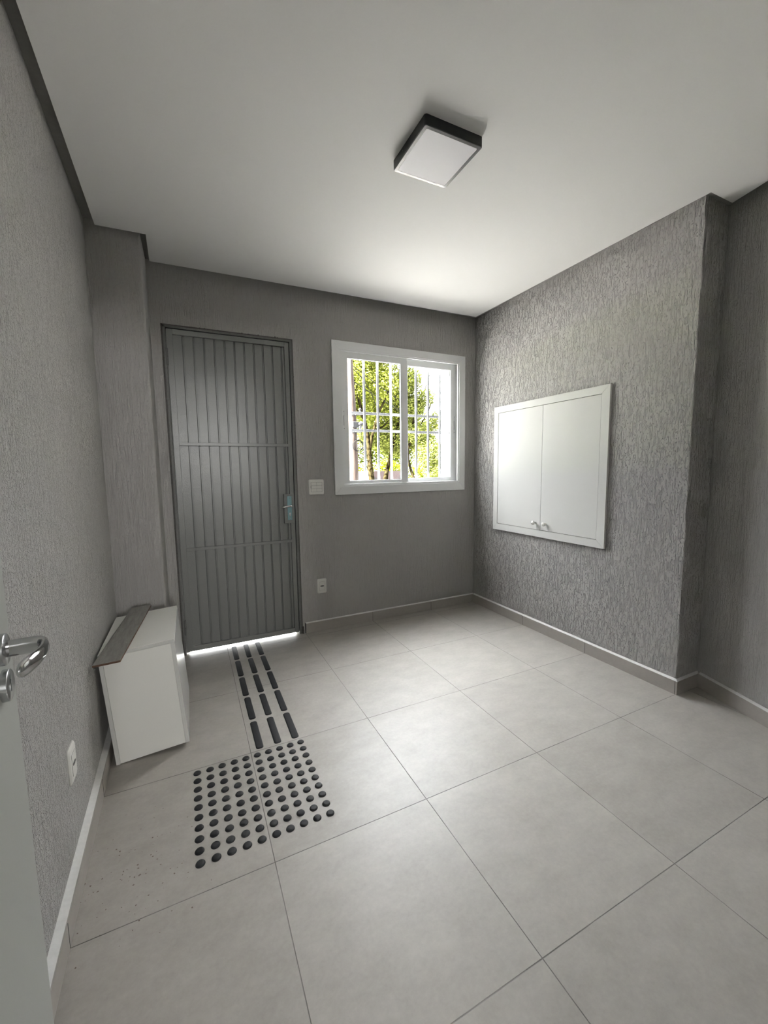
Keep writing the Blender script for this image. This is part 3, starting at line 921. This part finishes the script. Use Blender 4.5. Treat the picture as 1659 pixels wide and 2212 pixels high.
def tree(loc, limbs, blobs, n, size, M, seed, label):
    e = tag(empty('tree', loc), label, 'tree', 'trees outside the window')
    q = B()
    for pts, r0, r1 in limbs:
        k = len(pts)
        q.tube(pts, [r0 + (r1 - r0) * i / (k - 1) for i in range(k)], 10)
    q.build('trunk', M_bark, e, True)
    foliage('foliage', blobs, n, size, M, e, seed)
    return e
tree((7.52, 16.7, -.18),
     [([(7.52, 16.7, -.2), (7.48, 16.7, .9), (7.42, 16.72, 1.7), (7.38, 16.73, 2.4), (7.33, 16.75, 2.95), (7.22, 16.8, 3.6), (7.0, 16.9, 4.5), (6.8, 17, 5.6)], .15, .05),
      ([(7.42, 16.72, 2.2), (7.51, 16.67, 2.76), (7.60, 16.6, 3.1), (7.80, 16.55, 3.8), (8.1, 16.4, 4.5), (8.6, 16.3, 5.6)], .09, .03),
      ([(7.46, 16.7, 1.1), (7.2, 16.8, 1.6), (7.16, 16.8, 2.0), (7.3, 16.8, 2.3)], .04, .02),
      ([(7.6, 16.6, 3.1), (8.2, 16.9, 3.3), (8.9, 17.1, 3.9)], .05, .02), ([(7.2, 16.8, 3.6), (6.6, 16.6, 4.2), (6.0, 16.6, 4.8)], .05, .02)],
     [(7.0, 17.2, 5.6, 1.7, 1.4, 1.3), (8.3, 16.9, 5.4, 1.5, 1.3, 1.3), (6.3, 17.4, 4.4, 1.0, 1.0, .9), (7.6, 17.6, 4.2, 1.3, 1.0, .8), (8.6, 17.5, 3.9, 1.1, .9, .8), (6.6, 17.6, 3.2, .7, .7, .6), (7.6, 16.9, 7.2, 2.4, 1.8, 1.2), (6.1, 17.8, 2.2, .5, .6, .7)],
     42000, .062, M_leaf, 11, 'yellow-green tree with forked mottled trunk beside the utility pole')
tree((8.50, 17.35, -.18),
     [([(8.48, 17.35, -.2), (8.52, 17.31, .95), (8.58, 17.28, 1.3), (8.69, 17.2, 1.7), (8.82, 17.16, 2.4), (9.0, 17.1, 3.0), (9.3, 17.2, 4.0)], .13, .05),
      ([(8.82, 17.16, 2.4), (8.6, 17.3, 3.0), (8.4, 17.5, 3.6)], .05, .02)],
     [(8.9, 17.7, 3.0, 1.0, .9, .8), (9.6, 17.4, 4.3, 1.2, 1.0, .9), (9.3, 18.0, 2.4, .9, .8, .6), (8.2, 18.2, 2.9, .8, .8, .7)],
     24000, .06, M_leaf2, 12, 'slimmer olive tree leaning right in the middle of the window view')
tree((9.75, 16.7, -.18),
     [([(9.8, 16.7, -.2), (9.7, 16.68, .93), (9.59, 16.75, 1.35), (9.51, 16.8, 1.7), (9.5, 16.8, 2.3), (9.7, 16.8, 3.2), (9.9, 16.7, 4.4)], .08, .03),
      ([(9.5, 16.8, 2.3), (9.9, 16.6, 3.2), (10.4, 16.4, 4.0), (10.7, 16.2, 5.2)], .05, .015), ([(9.7, 16.8, 3.2), (10.2, 16.9, 4.3), (10.8, 17, 5.8), (11.2, 17.1, 6.6)], .04, .012)],
     [(10.0, 16.7, 3.0, 1.0, .8, .6), (10.4, 16.3, 2.1, .9, .8, .8), (9.7, 16.9, 4.3, .8, .8, .6), (10.3, 16.6, 4.7, .7, .6, .5), (9.6, 16.9, 5.5, .8, .8, .8), (10.6, 16.3, 1.3, .6, .7, .6), (10.9, 16.2, 3.6, .6, .6, .6)],
     22000, .058, M_leaf2, 13, 'airy tree with thin branches behind the right window pane')
tree((13.5, 26.5, 0), [([(13.5, 26.5, -.2), (13.4, 26.5, 3), (13.2, 26.6, 6)], .2, .08)],
     [(12.9, 26.4, 5.0, 2.6, 1.4, 2.6), (15.4, 26.6, 4.2, 2.2, 1.4, 2.0), (13.9, 26.8, 2.6, 2.8, 1.2, 1.8)], 22000, .10, M_leaf, 14, 'broad yellow-green tree in the back row, right of the trunks')
tree((10.2, 27.0, 0), [([(10.2, 27, -.2), (10.2, 27, 3), (10.1, 27.1, 6.5)], .2, .08)],
     [(10.2, 27, 6.4, 2.8, 1.4, 2.8), (8.6, 27.2, 4.2, 2.3, 1.3, 2.4), (10.8, 27.2, 3.0, 2.6, 1.2, 2.0), (12.0, 27.1, 7.7, 2.2, 1.3, 2.0)], 24000, .10, M_leaf, 15, 'broad yellow-green tree in the back row, behind the forked trunk')
e = tag(empty('hedge', (12, 24.4, 0)), 'bright lime green bushes at the foot of the trees', 'hedge')
foliage('foliage', [(x, 24.4 + .3 * math.sin(x * 3), .8, 1.2, .8, 1.15 + .3 * math.sin(x * 1.7)) for x in [7.5 + 1.1 * i for i in range(10)]], 14000, .09, M_hedge, e, 21)

def car(x, y, rz, paint, label):
    e = tag(empty('car', (x, y, -.18), (0, 0, rz)), label, 'car', 'cars parked on the street')
    mw = e.matrix_world
    def add(name, q, M, par=e, sm=False):
        for v in q.bm.verts: v.co = mw @ v.co
        return q.build(name, M, par, sm)
    side = [(-2.1, .35), (2.1, .35), (2.15, .62), (2.0, .80), (1.15, .92), (.45, 1.36), (-.95, 1.40), (-1.75, 1.0), (-2.12, .92)]
    q = B(); q.prism(side, -.82, .82, 'y')
    bmesh.ops.bevel(q.bm, geom=list(q.bm.edges), offset=.06, segments=2, affect='EDGES')
    body = add('body', q, paint, e, True)
    g = B()
    for s in (-1, 1):
        g.prism([(1.0, .95), (.40, 1.30), (-.9, 1.33), (-1.5, 1.0)], s * .822 - .004, s * .822 + .004, 'y')
    add('window', g, M_car_glass, e)
    for wx in (-1.35, 1.35):
        for s in (-1, 1):
            add('wheel', B().cyl((wx, s * .66, .32), (wx, s * .84, .32), .32, n=20), M_tyre, e)
    return e
car(8.10, 20.3, R_(66), M_car_white, 'white car parked behind the utility pole')
car(9.95, 20.0, R_(245), M_car_red, 'dark maroon car parked between the tree trunks')
